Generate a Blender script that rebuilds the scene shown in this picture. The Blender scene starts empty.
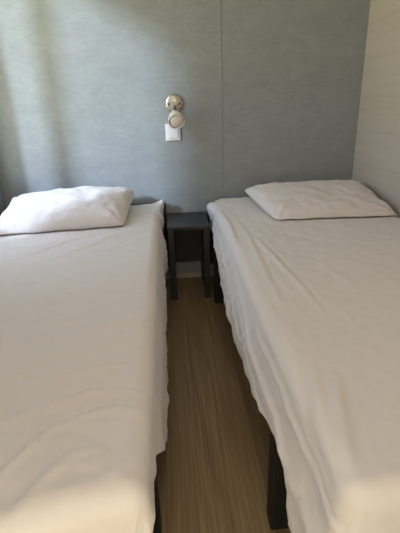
import bpy, bmesh, math, random
from mathutils import Vector, Matrix, noise
from mathutils.bvhtree import BVHTree
random.seed(4)
S = bpy.context.scene
C = S.collection
PI = math.pi

# ------------------------------------------------------------------ helpers
def link(o, parent=None):
    C.objects.link(o)
    if parent is not None:
        o.parent = parent
    return o

def obj(name, bm, m, parent=None, smooth=False):
    bmesh.ops.recalc_face_normals(bm, faces=bm.faces)
    me = bpy.data.meshes.new(name)
    bm.to_mesh(me); bm.free()
    me.materials.append(m)
    if smooth:
        for p in me.polygons: p.use_smooth = True
    return link(bpy.data.objects.new(name, me), parent)

def thing(name, loc, label, cat, group=None):
    o = bpy.data.objects.new(name, None)
    o.empty_display_size = 0.05
    o.location = loc
    return tag(link(o), label, cat, group)

def tag(o, label, cat, group=None):
    o['label'] = label; o['category'] = cat
    if group: o['group'] = group
    return o

def struct(name, bm, m, smooth=False, parent=None):
    o = obj(name, bm, m, parent, smooth)
    if parent is None: o['kind'] = 'structure'
    return o

def box(bm, x0, x1, y0, y1, z0, z1, bev=0.0, seg=2):
    t = bmesh.new()
    bmesh.ops.create_cube(t, size=1)
    for v in t.verts:
        v.co = Vector(((x0+x1)/2+v.co.x*(x1-x0), (y0+y1)/2+v.co.y*(y1-y0), (z0+z1)/2+v.co.z*(z1-z0)))
    if bev > 0:
        bmesh.ops.bevel(t, geom=t.edges[:]+t.verts[:], offset=bev, segments=seg, affect='EDGES', profile=0.5)
    me = bpy.data.meshes.new('t'); t.to_mesh(me); t.free()
    bm.from_mesh(me); bpy.data.meshes.remove(me)
    return bm

def B(*a, **k): return box(bmesh.new(), *a, **k)

def lathe(profile, origin, axis, n=40, bm=None):
    """profile: list of (radius, distance along axis)"""
    bm = bm or bmesh.new()
    q = Vector((0, 0, 1)).rotation_difference(Vector(axis).normalized())
    rings = []
    for r, h in profile:
        if r < 1e-5:
            rings.append([bm.verts.new(Vector(origin)+q @ Vector((0, 0, h)))])
        else:
            rings.append([bm.verts.new(Vector(origin)+q @ Vector((r*math.cos(2*PI*i/n), r*math.sin(2*PI*i/n), h))) for i in range(n)])
    for a, b in zip(rings, rings[1:]):
        for i in range(n):
            j = (i+1) % n
            if len(a) == 1 and len(b) == 1: continue
            if len(a) == 1: bm.faces.new((a[0], b[i], b[j]))
            elif len(b) == 1: bm.faces.new((a[i], a[j], b[0]))
            else: bm.faces.new((a[i], a[j], b[j], b[i]))
    return bm

def tube(pts, r, n=16):
    bm = bmesh.new()
    pts = [Vector(p) for p in pts]
    rings = []
    for i, p in enumerate(pts):
        d = (pts[min(i+1, len(pts)-1)]-pts[max(i-1, 0)]).normalized()
        q = Vector((0, 0, 1)).rotation_difference(d)
        rr = r[i] if isinstance(r, (list, tuple)) else r
        rings.append([bm.verts.new(p+q @ Vector((rr*math.cos(2*PI*k/n), rr*math.sin(2*PI*k/n), 0))) for k in range(n)])
    for a, b in zip(rings, rings[1:]):
        for k in range(n):
            bm.faces.new((a[k], a[(k+1) % n], b[(k+1) % n], b[k]))
    bm.faces.new(rings[0][::-1]); bm.faces.new(rings[-1])
    return bm

# ------------------------------------------------------------------ materials
def mat(name, col, rough=0.6, metal=0.0, spec=0.5):
    m = bpy.data.materials.new(name); m.use_nodes = True
    b = m.node_tree.nodes['Principled BSDF']
    b.inputs['Base Color'].default_value = (*col, 1)
    b.inputs['Roughness'].default_value = rough
    b.inputs['Metallic'].default_value = metal
    b.inputs['Specular IOR Level'].default_value = spec
    return m, m.node_tree.nodes, m.node_tree.links, b

def coords(N, L, scale, kind='Object'):
    t = N.new('ShaderNodeTexCoord'); mp = N.new('ShaderNodeMapping')
    mp.inputs['Scale'].default_value = scale
    L.new(t.outputs[kind], mp.inputs['Vector'])
    return mp.outputs['Vector']

def nz(N, L, vec, scale, detail=4, rough=0.55):
    n = N.new('ShaderNodeTexNoise')
    n.inputs['Scale'].default_value = scale; n.inputs['Detail'].default_value = detail
    n.inputs['Roughness'].default_value = rough
    L.new(vec, n.inputs['Vector'])
    return n.outputs['Fac']

def ramp(N, L, fac, stops):
    r = N.new('ShaderNodeValToRGB')
    e = r.color_ramp.elements
    while len(e) < len(stops): e.new(0.5)
    for el, (p, c) in zip(e, stops):
        el.position = p; el.color = (*c, 1)
    L.new(fac, r.inputs['Fac'])
    return r.outputs['Color']

def mixc(N, L, fac, a, b, mode='MIX'):
    m = N.new('ShaderNodeMix'); m.data_type = 'RGBA'; m.blend_type = mode
    if isinstance(fac, (int, float)): m.inputs['Factor'].default_value = fac
    else: L.new(fac, m.inputs['Factor'])
    L.new(a, m.inputs['A']); L.new(b, m.inputs['B'])
    return m.outputs['Result']

def bump(N, L, b, h, strength, dist):
    n = N.new('ShaderNodeBump')
    n.inputs['Strength'].default_value = strength; n.inputs['Distance'].default_value = dist
    L.new(h, n.inputs['Height']); L.new(n.outputs['Normal'], b.inputs['Normal'])

# grey-blue mottled wallpaper
def wallpaper(name, c0, c1, c2):
    m, N, L, b = mat(name, c1, 0.7, 0, 0.25)
    v = coords(N, L, (1.0, 1.0, 1.6))
    a = nz(N, L, v, 9, 6, 0.65)
    v2 = coords(N, L, (20, 20, 42))
    f = nz(N, L, v2, 1.3, 4, 0.6)
    ca = ramp(N, L, a, [(0.3, c0), (0.52, c1), (0.75, c2)])
    cf = ramp(N, L, f, [(0.3, (0.90, 0.90, 0.90)), (0.7, (1.0, 1.0, 1.0))])
    L.new(mixc(N, L, 1.0, ca, cf, 'MULTIPLY'), b.inputs['Base Color'])
    bump(N, L, b, f, 0.10, 0.002)
    return m
M_wall = wallpaper('grey_blue_wallpaper', (0.285, 0.301, 0.311), (0.31, 0.328, 0.339), (0.34, 0.359, 0.370))

# beige wall covering with faint horizontal figure
M_beige, N, L, b = mat('beige_wall_panel', (0.5, 0.45, 0.39), 0.6, 0, 0.3)
v = coords(N, L, (1, 0.7, 22))
a = nz(N, L, v, 2.2, 5, 0.6)
L.new(ramp(N, L, a, [(0.25, (0.465, 0.42, 0.38)), (0.5, (0.515, 0.47, 0.43)), (0.8, (0.545, 0.50, 0.46))]), b.inputs['Base Color'])
bump(N, L, b, a, 0.12, 0.002)

M_ceil, *_ = mat('white_ceiling_panel', (0.62, 0.60, 0.56), 0.8)
M_trim, *_ = mat('pale_trim', (0.42, 0.37, 0.30), 0.5)
M_white, *_ = mat('white_plastic', (0.80, 0.80, 0.82), 0.35)
M_frame, *_ = mat('white_window_frame', (0.75, 0.75, 0.75), 0.4)
M_door, *_ = mat('beige_door', (0.5, 0.45, 0.38), 0.5)

# laminate with long streaks
M_floor, N, L, b = mat('brown_laminate', (0.1, 0.07, 0.045), 0.42, 0, 0.4)
v = coords(N, L, (34, 1.1, 1)); a = nz(N, L, v, 2.0, 6, 0.6)
v2 = coords(N, L, (120, 2.2, 1)); f = nz(N, L, v2, 1.2, 3, 0.6)
v3 = coords(N, L, (5.2, 0.8, 1)); g = nz(N, L, v3, 1.0, 1, 0.5)
c1 = ramp(N, L, a, [(0.3, (0.260, 0.172, 0.090)), (0.5, (0.330, 0.228, 0.126)), (0.72, (0.410, 0.295, 0.175))])
c2 = ramp(N, L, f, [(0.3, (0.66, 0.63, 0.60)), (0.6, (1, 1, 1))])
c3 = ramp(N, L, g, [(0.35, (0.86, 0.85, 0.84)), (0.65, (1, 1, 1))])
L.new(mixc(N, L, 1.0, mixc(N, L, 1.0, c1, c2, 'MULTIPLY'), c3, 'MULTIPLY'), b.inputs['Base Color'])
bump(N, L, b, f, 0.12, 0.001)

def linen(name, col, sheen=0.15):
    m, N, L, b = mat(name, col, 0.85, 0, 0.2)
    b.inputs['Sheen Weight'].default_value = sheen
    v = coords(N, L, (1, 1, 1))
    a = nz(N, L, v, 26, 5, 0.55)
    bump(N, L, b, a, 0.22, 0.006)
    return m
M_sheet = linen('white_cotton_sheet', (0.765, 0.71, 0.68))
M_pillow = linen('white_cotton_pillowcase', (0.77, 0.71, 0.695))
M_matt = linen('white_fitted_sheet', (0.78, 0.78, 0.80))

M_dark, N, L, b = mat('dark_brown_wood', (0.02, 0.016, 0.015), 0.38, 0, 0.65)
v = coords(N, L, (4, 40, 40)); a = nz(N, L, v, 2, 4)
L.new(ramp(N, L, a, [(0.3, (0.021, 0.019, 0.023)), (0.7, (0.029, 0.027, 0.032))]), b.inputs['Base Color'])
M_bed, N, L, b = mat('black_bed_frame', (0.014, 0.014, 0.013), 0.55, 0, 0.4)
M_nickel, N, L, b = mat('brushed_nickel', (0.52, 0.47, 0.41), 0.38, 0.85)
v = coords(N, L, (60, 60, 60)); a = nz(N, L, v, 1.0, 3)
L.new(ramp(N, L, a, [(0.35, (0.40, 0.35, 0.29)), (0.65, (0.60, 0.55, 0.49))]), b.inputs['Base Color'])
M_arm, *_ = mat('grey_metal', (0.22, 0.22, 0.22), 0.4, 0.8)
M_screw, *_ = mat('dark_screw', (0.10, 0.09, 0.08), 0.5, 0.6)
M_shade, N, L, b = mat('white_frosted_glass', (0.78, 0.76, 0.74), 0.3)
M_bulb, *_ = mat('frosted_bulb', (0.80, 0.72, 0.70), 0.35)

M_glass = bpy.data.materials.new('window_glass'); M_glass.use_nodes = True
N = M_glass.node_tree.nodes; L = M_glass.node_tree.links
N.clear()
out = N.new('ShaderNodeOutputMaterial'); mx = N.new('ShaderNodeMixShader')
tr = N.new('ShaderNodeBsdfTransparent'); gl = N.new('ShaderNodeBsdfGlossy')
gl.inputs['Roughness'].default_value = 0.02
mx.inputs['Fac'].default_value = 0.06
L.new(tr.outputs[0], mx.inputs[1]); L.new(gl.outputs[0], mx.inputs[2]); L.new(mx.outputs[0], out.inputs[0])

# ------------------------------------------------------------------ room shell
XL, XR, YB, YF, ZC = -0.99, 1.105, 2.416, -0.95, 2.15
T = 0.08
struct('floor', B(XL-T, XR+T, YF-T, YB+T, -0.06, 0), M_floor)
struct('ceiling', B(XL-T, XR+T, YF-T, YB+T, ZC, ZC+0.06), M_ceil)
struct('wall_back', B(XL-T, XR+T, YB, YB+T, 0, ZC), M_wall)
struct('wall_right', B(XR, XR+T, YF, YB, 0, ZC), M_beige)
# left wall with window opening
WY0, WY1, WZ0, WZ1 = 1.45, 2.305, 0.64, 2.03
bm = bmesh.new()
box(bm, XL-T, XL, YF, WY0, 0, ZC); box(bm, XL-T, XL, WY1, YB, 0, ZC)
box(bm, XL-T, XL, WY0, WY1, 0, WZ0); box(bm, XL-T, XL, WY0, WY1, WZ1, ZC)
struct('wall_left', bm, M_wall)
# front wall (behind the camera) with a door
bm = bmesh.new()
box(bm, XL-T, -0.30, YF-T, YF, 0, ZC); box(bm, 0.42, XR+T, YF-T, YF, 0, ZC); box(bm, -0.30, 0.42, YF-T, YF, 2.0, ZC)
struct('wall_front', bm, M_beige)
d = struct('door_1', B(-0.295, 0.415, YF-0.06, YF-0.02, 0.004, 1.995, bev=0.003), M_door)
obj('door_handle', tube([(0.36, YF-0.02, 1.0), (0.36, YF+0.03, 1.0), (0.27, YF+0.035, 1.0)], 0.009), M_nickel, d, True)
# window frame and pane
bm = bmesh.new()
f = 0.04
xa, xb = XL-0.065, XL-0.02
box(bm, xa, xb, WY0, WY0+f, WZ0, WZ1, bev=0.004); box(bm, xa, xb, WY1-f, WY1, WZ0, WZ1, bev=0.004)
box(bm, xa, xb, WY0+f, WY1-f, WZ0, WZ0+f, bev=0.004); box(bm, xa, xb, WY0+f, WY1-f, WZ1-f, WZ1, bev=0.004)
box(bm, xa, xb, 2.02, 2.09, WZ0+f, WZ1-f, bev=0.004)  # unseen centre mullion, added to split the daylight on the wall into bands
w = struct('window_1', bm, M_frame)
for a, b in ((WY0+f, 2.02), (2.09, WY1-f)):
    obj('window_pane', B(XL-0.046, XL-0.042, a, b, WZ0+f, WZ1-f), M_glass, w)
# skirting and the joint strip in the wallpaper
struct('baseboard_back', B(XL, XR, YB-0.010, YB, 0, 0.030, bev=0.002), M_trim)
struct('trim_1', B(0.292, 0.306, YB-0.002, YB, 0.031, ZC, bev=0.0009), M_wall)

# ------------------------------------------------------------------ cloth
def tree(o):
    me = o.data
    return BVHTree.FromPolygons([v.co.copy() for v in me.vertices], [tuple(p.vertices) for p in me.polygons])

def push_out(bm, bvh, gap):
    for it in range(2):
        for v in bm.verts:
            loc, nor, idx, dist = bvh.find_nearest(v.co, 0.12)
            if loc is None: continue
            if (v.co-loc).dot(nor) < 0 or dist < gap:
                v.co = loc+nor*gap

def rest_on(bm, trees, gap):
    for v in bm.verts:
        top = -1
        for t in trees:
            for dx, dy in ((0, 0), (0.008, 0), (-0.008, 0), (0, 0.008), (0, -0.008)):
                loc, nor, idx, dist = t.ray_cast(Vector((v.co.x+dx, v.co.y+dy, 1.0)), Vector((0, 0, -1)))
                if loc is not None: top = max(top, loc.z)
        v.co.z = max(v.co.z, top+gap)

def fbm(x, y, z=0.0, o=3):
    return noise.fractal(Vector((x, y, z)), 1.0, 2.0, o)

def sstep(a, b, x):
    t = max(0.0, min(1.0, (x-a)/(b-a)))
    return t*t*(3-2*t)

def crease(x, y, pts, amp, wid):
    """ridge along a polyline, fading at both ends"""
    best, along = 1e9, 0
    tot = sum((Vector(b)-Vector(a)).length for a, b in zip(pts, pts[1:]))
    acc = 0
    p = Vector((x, y)); side = 1
    for a, b in zip(pts, pts[1:]):
        a = Vector(a); b = Vector(b); d = b-a; l = d.length
        t = max(0, min(1, (p-a).dot(d)/(l*l)))
        r = p-(a+d*t)
        if r.length < best:
            best = r.length; along = (acc+t*l)/tot
            side = 1 if d.x*r.y-d.y*r.x > 0 else -1
        acc += l
    if best > 5*wid: return 0
    s = best/wid*side
    prof = math.exp(-s*s) - 0.45*math.exp(-(s-1.7)**2)
    return amp*prof*math.sin(PI*min(1, max(0, along*0.9+0.05)))**0.7

def interp(tab, x):
    if x <= tab[0][0]: return tab[0][1]
    for (a, va), (b2, vb) in zip(tab, tab[1:]):
        if x <= b2:
            t = sstep(a, b2, x)
            return va+(vb-va)*t
    return tab[-1][1]

def drape(over, name, xwall, sgn, edge, yhead, yfoot, ztop, hem, foothang, wr, ripple, flare, headskew=None, footskew=None, gap=0.010, flat=None, parent=None, r=0.032, na=96, nb=230, nh=44, nf=44):
    """sheet lying on a mattress and hanging down its free long side and its foot.
    xwall: x where the sheet stops by the wall, edge(y): x of the hanging side, hem(y): length hanging."""
    bm = bmesh.new()
    rows = []
    L_in = (yhead-yfoot)-r
    arc = r*PI/2
    for jb in range(nb+nf+1):
        bb = L_in*jb/nb if jb <= nb else L_in+(arc+foothang)*(jb-nb)/nf
        yy = yhead-min(bb, L_in)
        W = abs(edge(yy)-xwall)-r
        hl = hem(yy)
        row = []
        for ia in range(na+nh+1):
            aa = W*ia/na if ia <= na else W+(arc+hl)*(ia-na)/nh
            da, db = max(0, aa-W), max(0, bb-L_in)
            d = math.hypot(da, db)
            na_, nb_ = (da/d, db/d) if d > 1e-9 else (0, 0)
            if d < arc:
                th = d/r; off = r*math.sin(th); drop = r*(1-math.cos(th))
            else:
                th = PI/2; h = d-arc
                off = r+flare*h*na_**2; drop = r+h*math.sqrt(max(0.0, 1-flare*flare*na_**2))
            hs = headskew(xwall+sgn*min(aa, W))*max(0.0, 1-bb/0.5) if headskew else 0
            if flat: drop *= 1-flat(yy)
            lx = min(aa, W)+na_*off; ly = min(bb, L_in)+nb_*off
            x = xwall+sgn*lx; fs = footskew(xwall+sgn*min(aa, W))*sstep(0.80, 1.0, bb/L_in) if footskew else 0
            y = yhead-ly-hs-fs; z = ztop-drop
            x0 = xwall+sgn*min(aa, W); y0 = yhead-min(bb, L_in)
            wz = wr(xwall+sgn*(min(aa, W)+min(da, arc)*0.8), y0-min(db, arc)*0.8)
            k = math.sin(th)
            rp = ripple(y0, drop, na_, nb_, x0)*sstep(0.0, 0.14, drop)
            n = Vector((sgn*na_*k, -nb_*k, math.cos(th)))
            amt = wz*(1-0.55*k)+rp
            p = Vector((x, y, z))+n*amt
            p.z = max(p.z, 0.02)
            row.append(bm.verts.new(p))
        rows.append(row)
    for r0, r1 in zip(rows, rows[1:]):
        for i in range(len(r0)-1):
            bm.faces.new((r0[i], r0[i+1], r1[i+1], r1[i]))
    bm.normal_update()
    push_out(bm, tree(over), gap)
    o = obj(name, bm, M_sheet, parent, True)
    sm = o.modifiers.new('cloth_thickness', 'SOLIDIFY'); sm.thickness = 0.003; sm.offset = -1
    return o

def pillow(under, name, cx, cy, cz, hw, hd, th, rotz, tilt, roll, seed, label, cat, group, pinch=0.07, n=84, sag=None, shear=0.0, square=0.04, lean=0.0):
    bm = bmesh.new()
    Rm = Matrix.Rotation(rotz, 3, 'Z') @ Matrix.Rotation(tilt, 3, 'X') @ Matrix.Rotation(roll, 3, 'Y')
    top, bot = {}, {}
    for i in range(n+1):
        for j in range(n+1):
            u = -1+2*i/n; v = -1+2*j/n
            u = math.sin(u*PI/2)*0.55+u*0.45; v = math.sin(v*PI/2)*0.55+v*0.45
            e = (1-abs(u)**4.5)*(1-abs(v)**3.4)
            prof = max(e, 0)**0.42
            cr = 1-square*(abs(u)*abs(v))**5
            x = hw*u*(1-pinch*(1-v*v)*0.5)*cr; y = hd*v*(1-pinch*(1-u*u)*0.6)*cr
            x += -shear*v*sstep(0.6, -1.0, u)+lean*v*sstep(0.0, 1.0, u)
            # seam-corner puckers radiate from corners
            puck = 0
            for sx in (-1, 1):
                for sy in (-1, 1):
                    dx, dy = u-sx, v-sy
                    dd = math.hypot(dx, dy*0.75)
                    ang = math.atan2(dy*sy, dx*sx)
                    puck += math.exp(-(dd/0.55)**2)*math.sin(ang*11+seed*1.7+sx*2+sy)*0.006*min(1, dd/0.18)*0.75
            w = fbm(u*2.2+seed, v*1.7, seed)*0.010+fbm(u*5+v*2.0, v*4.5-u, seed+3)*0.004+puck
            fringe = min(1, e*5)
            extra = sag(u, v) if sag else 0
            zt = th*prof*(1+0.10*fbm(u*1.1, v*1.1, seed+9))+w*fringe+extra*fringe
            zb = -0.30*th*prof+0.003*fbm(u*3, v*3, seed+5)*fringe
            top[i, j] = bm.verts.new(Vector((cx, cy, cz))+Rm @ Vector((x, y, zt)))
            edge = i in (0, n) or j in (0, n)
            bot[i, j] = top[i, j] if edge else bm.verts.new(Vector((cx, cy, cz))+Rm @ Vector((x, y, zb)))
    for i in range(n):
        for j in range(n):
            bm.faces.new((top[i, j], top[i+1, j], top[i+1, j+1], top[i, j+1]))
            f4 = [bot[i, j], bot[i, j+1], bot[i+1, j+1], bot[i+1, j]]
            if len({v for v in f4}) == 4:
                try: bm.faces.new(f4)
                except ValueError: pass
    rest_on(bm, [tree(q) for q in under], 0.008)
    o = obj(name, bm, M_pillow, None, True)
    return tag(o, label, cat, group)

def mattress(x0, x1, y0, y1, z0, z1, label, warp, r=0.035):
    bm = bmesh.new()
    bmesh.ops.create_cube(bm, size=1)
    bmesh.ops.subdivide_edges(bm, edges=bm.edges[:], cuts=63, use_grid_fill=True)
    lo = Vector((x0, y0, z0)); hi = Vector((x1, y1, z1))
    for v in bm.verts:
        q = [c+0.5 for c in v.co]
        q = [t if k == 2 else (0.65*t+0.35*(0.5-0.5*math.cos(PI*t))) for k, t in enumerate(q)]
        p = Vector([lo[k]+q[k]*(hi[k]-lo[k]) for k in range(3)])
        c = Vector([min(max(p[k], lo[k]+r), hi[k]-r) for k in range(3)])
        d = p-c
        if d.length > 1e-6: p = c+d.normalized()*r
        v.co = warp(p)
    o = obj('mattress', bm, M_matt, None, True)
    return tag(o, label, 'mattress', 'mattresses on the two beds')

def bed(x0, x1, y0, y1, ylegs, label, sgn, posts, hbx=0.0):
    """x1 is the free long side; sgn +1 when the free side has the larger x"""
    lo, hi = min(x0, x1), max(x0, x1)
    t = thing('bed', ((x0+x1)/2, (y0+y1)/2, 0), label, 'bed', 'twin single beds')
    loc = Vector(t.location)
    def part(name, bm):
        o = obj(name, bm, M_bed, t)
        o.data.transform(Matrix.Translation(-loc))
        return o
    s = 0.05; ins = 0.045
    part('side_rail', B(lo+ins, lo+ins+0.03, y0, y1, 0.235, 0.315, bev=0.004))
    part('side_rail', B(hi-ins-0.03, hi-ins, y0, y1, 0.235, 0.315, bev=0.004))
    part('foot_rail', B(lo+ins+0.03, hi-ins-0.03, y0+0.02, y0+0.05, 0.235, 0.315, bev=0.004))
    bm = bmesh.new()
    for k in range(10):
        yc = y0+0.12+k*(y1-y0-0.24)/9
        box(bm, lo+ins+0.03, hi-ins-0.03, yc-0.04, yc+0.04, 0.295, 0.309)
    part('slats', bm)
    for yl in ylegs:
        part('leg', B(lo, lo+s, yl, yl+s, 0, 0.305, bev=0.004))
        part('leg', B(hi-s, hi, yl, yl+s, 0, 0.305, bev=0.004))
    # low head board
    bm = B(lo, hi+hbx, y1, y1+0.022, 0.10, posts, bev=0.005)
    part('headboard', bm)
    return t

# ---- left bed
def warpL(p):
    up = sstep(0.40, 0.49, p.z)
    hd = sstep(2.06, 2.30, p.y)
    p.z += up*hd*(0.022+0.006*fbm(p.x*9, p.y*9, 3))
    e = math.exp(-((p.x+0.085)/0.030)**2-((p.y-2.355)/0.045)**2)*up
    p.z += 0.075*e; p.x += 0.032*e
    p.x += 0.030*sstep(2.02, 2.2, p.y)*sstep(-0.2, -0.10, p.x)
    p.x += 0.006*fbm(p.y*9, p.z*8, 5)*sstep(-0.3, -0.10, p.x)
    return p
def warpR(p):
    up = sstep(0.40, 0.49, p.z)
    hd = sstep(2.10, 2.32, p.y)
    p.z += up*hd*(0.016+0.005*fbm(p.x*9, p.y*9, 13))
    p.x -= 0.046*sstep(2.14, 2.30, p.y)*sstep(0.40, 0.22, p.x)*(0.5+0.5*up)
    p.x += 0.004*fbm(p.y*9, p.z*8, 15)*sstep(0.4, 0.22, p.x)
    return p
LX0, LX1 = -0.965, -0.079
bed(LX0, LX1, 0.47, 2.378, (0.70, 2.01), 'black-framed single bed on the left, its thin leg showing left of the floor gap', 1, 0.505, 0.033)
mat_left = mattress(LX0+0.005, -0.098, 0.50, 2.368, 0.316, 0.490, 'white fitted-sheet mattress of the left bed, its corner showing beside the nightstand', warpL)
def edgeL(y): return -0.074-0.010*(y-1.4)
def hemL(y):
    return interp([(0.47, 0.04), (0.54, 0.05), (0.80, 0.225), (1.2, 0.25), (1.9, 0.22), (2.08, 0.10), (2.2, 0.03)], y)
LC = [([(-0.34, 0.745), (-0.26, 0.71), (-0.11, 0.75)], 0.009, 0.012),
      ([(-0.36, 0.60), (-0.25, 0.64), (-0.19, 0.66), (-0.08, 0.65)], 0.010, 0.011),
      ([(-0.34, 0.42), (-0.30, 0.49), (-0.24, 0.58), (-0.14, 0.61), (-0.08, 0.59)], 0.007, 0.014),
      ([(-0.46, 0.62), (-0.34, 0.62), (-0.24, 0.655)], 0.006, 0.013),
      ([(-0.26, 0.43), (-0.19, 0.52), (-0.14, 0.51)], 0.006, 0.014),
      ([(-0.20, 0.56), (-0.13, 0.51)], 0.005, 0.009),
      ([(-0.30, 0.92), (-0.18, 0.93), (-0.08, 0.96)], 0.004, 0.012),
      ([(-0.46, 1.05), (-0.25, 1.12), (-0.10, 1.15)], 0.003, 0.014),
      ([(-0.62, 1.50), (-0.40, 1.78), (-0.20, 1.98)], 0.005, 0.018),
      ([(-0.50, 1.45), (-0.30, 1.70), (-0.12, 1.90)], 0.005, 0.018),
      ([(-0.38, 1.42), (-0.20, 1.62), (-0.07, 1.80)], 0.004, 0.016),
      ([(-0.30, 0.80), (-0.20, 0.84), (-0.09, 0.86)], 0.004, 0.010)]
def wrL(x, y):
    w = 0.0045*fbm(x*3.0-y*1.2, y*3.5, 1.3)+0.0028*fbm(x*7+y*9, y*14-x*4, 2.1)+0.004
    w += 0.0022*(1-abs(fbm(x*4+y*2, y*9-x*5, 7.7)))**3
    w += 0.0034*(1-abs(fbm(x*9+y*5, y*22-x*12, 3.7)))**4*(1-sstep(0.9, 1.5, y))+0.0020*(1-abs(fbm(x*20-y*12, y*20+x*9, 4.7)))**4
    for p, a, wd in LC: w += crease(x, y, p, a*1.25, wd*0.62)
    return w
def rpL(y, drop, na, nb, x):
    if nb > 0.7: return 0.010*fbm(x*5, drop*2, 4)+0.006*fbm(x*13, drop*3, 5)
    return 0.009*fbm(y*6+drop*4, drop*3.0, 6.0)+0.0045*fbm(y*19-drop*9, drop*5, 8.0)+0.007*(1-abs(fbm(y*2.5+drop*11, drop*2, 9.0)))**3-0.004+0.028*math.exp(-((y-1.97)/0.10)**2)+0.002
sheet_left = o = drape(mat_left, 'bed_sheet', LX0+0.014, 1, edgeL, 2.18, 0.425, 0.500, hemL, 0.40, wrL, rpL, 0.05, headskew=lambda x: 0.13*(1-sstep(-0.32, -0.10, x))+0.10*sstep(-0.09, -0.06, x), footskew=lambda x: 0.05*(1-sstep(-0.32, -0.10, x))+0.008*fbm(x*6, 1, 1))
tag(o, 'rumpled white sheet spread over the left bed, creased towards its foot', 'bed sheet', 'white sheets on the two beds')

# ---- right bed
RX0, RX1 = 1.085, 0.203
bed(RX0, RX1, 0.47, 2.378, (0.70, 2.01), 'black-framed single bed on the right, against the beige wall', -1, 0.46)
mat_right = mattress(0.236, 1.082, 0.50, 2.368, 0.316, 0.490, 'white fitted-sheet mattress of the right bed, its side bare next to the nightstand', warpR)
def edgeR(y): return 0.222+0.005*math.sin(y*5)+0.036*sstep(2.08, 2.26, y)
def hemR(y):
    return interp([(0.46, 0.26), (0.50, 0.24), (0.54, 0.18), (0.60, 0.125), (0.66, 0.122), (0.74, 0.138), (0.86, 0.165), (1.1, 0.185), (1.5, 0.172), (1.9, 0.10), (2.1, 0.045), (2.25, 0.012), (2.38, 0.003)], y)
RC = [([(0.335, 1.62), (0.349, 1.449), (0.37, 1.20), (0.382, 0.90)], 0.0055, 0.012),
      ([(0.31, 1.90), (0.312, 1.6), (0.29, 1.2), (0.285, 0.9)], 0.004, 0.016),
      ([(0.25, 2.1), (0.26, 1.85), (0.245, 1.5)], 0.006, 0.014),
      ([(0.26, 0.72), (0.225, 0.58), (0.21, 0.44)], -0.006, 0.016),
      ([(0.31, 0.66), (0.275, 0.55), (0.25, 0.46)], 0.006, 0.016),
      ([(0.45, 1.75), (0.60, 1.55), (0.78, 1.45)], 0.004, 0.02)]
def wrR(x, y):
    w = 0.0030*fbm(x*3.2+y*0.8, y*2.4, 11.3)+0.0020*fbm(x*11, y*6+x*3, 12.1)+0.004
    w += 0.0018*(1-abs(fbm(x*8-y*2, y*3+x*3, 17.7)))**3
    w += 0.016*sstep(2.15, 2.36, y)
    w += 0.0018*(1-abs(fbm(x*20-y*8, y*13+x*9, 14.7)))**4
    for p, a, wd in RC: w += crease(x, y, p, a*1.2, wd*0.7)
    return w
def rpR(y, drop, na, nb, x):
    if nb > 0.7: return 0.008*fbm(x*5, drop*2, 14)+0.007*fbm(x*12, drop*3, 15)
    return -0.004*(1-sstep(0.49, 0.58, y))+0.008*fbm(y*5-drop*6, drop*3, 16.0)+0.003*fbm(y*17-drop*14, drop*4, 18.0)+0.013*(1-abs(fbm(y*1.6+drop*11+0.5*fbm(y*3, drop*4, 2), drop*2, 19.0)))**4-0.001
sheet_right = o = drape(mat_right, 'bed_sheet', RX0-0.012, -1, edgeR, 2.345, 0.400, 0.502, hemR, 0.40, wrR, rpR, 0.17, flat=lambda y: sstep(2.10, 2.22, y), footskew=lambda x: 0.012*fbm(x*7, 2, 5)+0.012*sstep(0.45, 0.2, x))
tag(o, 'smoother white sheet spread over the right bed beside the beige wall', 'bed sheet', 'white sheets on the two beds')

# ---- pillows
pillow((mat_left, sheet_left), 'pillow', -0.545, 2.078, 0.540, 0.325, 0.240, 0.092, math.radians(6), math.radians(8), math.radians(-1.5), 2.0,
       'plump white pillow at the head of the left bed, lit by the window', 'pillow', 'white bed pillows', lean=0.035)
pillow((mat_right, sheet_right), 'pillow', 0.768, 2.050, 0.537, 0.325, 0.242, 0.072, math.radians(-2), math.radians(9), 0, 5.0,
       'flatter white pillow at the head of the right bed by the beige wall', 'pillow', 'white bed pillows', shear=0.045, square=0.03)

# ------------------------------------------------------------------ nightstand
ns = thing('nightstand', (0.075, 2.25, 0), 'small dark brown open nightstand standing between the two beds', 'nightstand')
nl = Vector(ns.location)
def npart(name, bm, m=M_dark):
    o = obj(name, bm, m, ns); o.data.transform(Matrix.Translation(-nl)); return o
nx0, nx1, ny0, ny1, nzt = -0.042, 0.190, 2.085, 2.404, 0.436
npart('table_top', B(nx0, nx1, ny0, ny1, nzt-0.020, nzt, bev=0.002))
for a, c in ((nx0+0.002, ny0+0.004), (nx1-0.036, ny0+0.004), (nx0+0.002, ny1-0.040), (nx1-0.036, ny1-0.040)):
    npart('leg', B(a, a+0.034, c, c+0.034, 0, nzt-0.020, bev=0.002))
npart('back_panel', B(nx0+0.036, nx1-0.036, ny1-0.020, ny1-0.008, 0.125, nzt-0.020))
npart('side_panel', B(nx0+0.012, nx0+0.024, ny0+0.038, ny1-0.040, 0.20, nzt-0.020))
npart('side_panel', B(nx1-0.024, nx1-0.012, ny0+0.038, ny1-0.040, 0.20, nzt-0.020))

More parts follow.
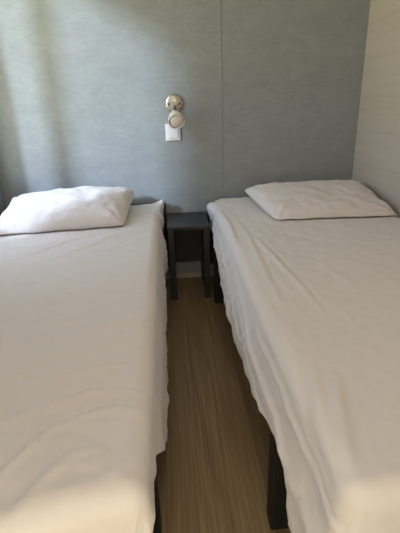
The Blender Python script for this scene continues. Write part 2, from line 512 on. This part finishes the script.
# ------------------------------------------------------------------ wall lamp
P0 = Vector((0.036, YB, 1.056))
lamp = thing('wall_lamp', P0, 'small wall reading lamp with round nickel plate and white glass shade', 'wall lamp')
def lpart(name, bm, m, parent=lamp, smooth=True):
    o = obj(name, bm, m, parent, smooth); o.data.transform(Matrix.Translation(-P0)); return o
lpart('wall_plate', lathe([(0.0, 0.0), (0.050, 0.0), (0.050, 0.006), (0.047, 0.013), (0.038, 0.018), (0.0, 0.020)], P0, (0, -1, 0)), M_nickel)
for sx in (-1, 1):
    lpart('screw', lathe([(0.0, 0.0), (0.006, 0.0), (0.006, 0.003), (0.0, 0.005)], P0+Vector((sx*0.030, -0.0165, -0.003)), (0, -1, 0), 14), M_screw)
rear = Vector((0.036, 2.372, 1.000)); front = Vector((0.043, 2.300, 0.962))
ax = (front-rear).normalized()
lpart('arm', tube([P0+Vector((0, -0.012, -0.018)), P0+Vector((0, -0.032, -0.026)), P0+Vector((0, -0.040, -0.042)), rear+ax*0.006], 0.010), M_arm)
H = (front-rear).length
prof = [(0.0, -0.004), (0.016, -0.003), (0.026, 0.006), (0.034, 0.020), (0.039, 0.040), (0.0425, 0.062), (0.044, H), (0.0415, H+0.001), (0.039, H-0.004), (0.037, 0.045), (0.032, 0.022), (0.018, 0.010), (0.0, 0.008)]
lpart('shade', lathe(prof, rear, ax, 48), M_shade)
lpart('bulb', lathe([(0.0, 0.010), (0.014, 0.011), (0.015, 0.028), (0.026, 0.045), (0.034, 0.062), (0.0365, 0.072), (0.034, H-0.002), (0.022, H+0.004), (0.0, H+0.006)], rear, ax, 40), M_bulb)

# wall switch under the lamp
sw = thing('light_switch', (0.021, YB, 0.904), 'square white light switch on the wall just below the lamp', 'switch')
so = Vector(sw.location)
o = obj('switch_plate', B(-0.042, 0.042, -0.010, 0.0, -0.046, 0.046, bev=0.003), M_white, sw)
o2 = obj('rocker', B(-0.030, 0.030, -0.015, -0.010, -0.034, 0.034, bev=0.002), M_white, sw)

# ------------------------------------------------------------------ light
W = bpy.data.worlds.new('daylight'); S.world = W; W.use_nodes = True
N = W.node_tree.nodes; L = W.node_tree.links
bg = N['Background']
tc = N.new('ShaderNodeTexCoord'); sx = N.new('ShaderNodeSeparateXYZ')
L.new(tc.outputs['Generated'], sx.inputs[0])
# greenish foliage and ground light below, bluish sky above
L.new(ramp(N, L, sx.outputs['Z'], [(0.0, (1.0, 0.95, 0.54)), (0.06, (0.80, 0.80, 0.62)), (0.26, (0.40, 0.49, 0.66))]), bg.inputs['Color'])
bg.inputs['Strength'].default_value = 6.6

def light(name, kind, loc, energy, col, **k):
    l = bpy.data.lights.new(name, kind); l.energy = energy; l.color = col
    for a, v in k.items(): setattr(l, a, v)
    o = bpy.data.objects.new(name, l); o.location = loc; return link(o)
s = light('sun', 'SUN', (-3, 0, 3), 4.7, (0.62, 0.80, 1.0), angle=math.radians(8))
s.rotation_euler = Vector((0.74, 0.64, -0.46)).to_track_quat('-Z', 'Y').to_euler()
p = light('window_daylight', 'AREA', (XL-0.10, (WY0+WY1)/2, (WZ0+WZ1)/2), 1.0, (1, 1, 1), shape='RECTANGLE', size=WZ1-WZ0, size_y=WY1-WY0)
p.data.cycles.is_portal = True
p.rotation_euler = (0, -PI/2, 0)
light('ceiling_bulb', 'POINT', (0.07, -0.35, 1.95), 20.0, (1.0, 0.92, 0.81), shadow_soft_size=0.15)
light('foot_fill', 'POINT', (-0.13, -0.22, 0.47), 10.5, (1.0, 0.91, 0.68), shadow_soft_size=0.12)  # low warm fill added to brighten the bed feet, no fixture there

# ------------------------------------------------------------------ camera
cam = bpy.data.cameras.new('camera'); co = bpy.data.objects.new('camera', cam); link(co)
R = ((0.99672045, -0.05686331, 0.05757516), (-0.07433896, -0.36232766, 0.92908147), (-0.03196957, -0.93031459, -0.36536655))
m = Matrix(((R[0][0], -R[0][1], -R[0][2], 0), (R[1][0], -R[1][1], -R[1][2], 0), (R[2][0], -R[2][1], -R[2][2], 1.02), (0, 0, 0, 1)))
co.matrix_world = m
cam.sensor_fit = 'HORIZONTAL'; cam.sensor_width = 36; cam.lens = 36.0
cam.clip_start = 0.02
S.camera = co
S.view_settings.view_transform = 'Standard'; S.view_settings.look = 'None'
S.view_settings.gamma = 1; S.view_settings.use_curve_mapping = False
S.view_settings.exposure = 0.0
S.cycles.use_denoising = True
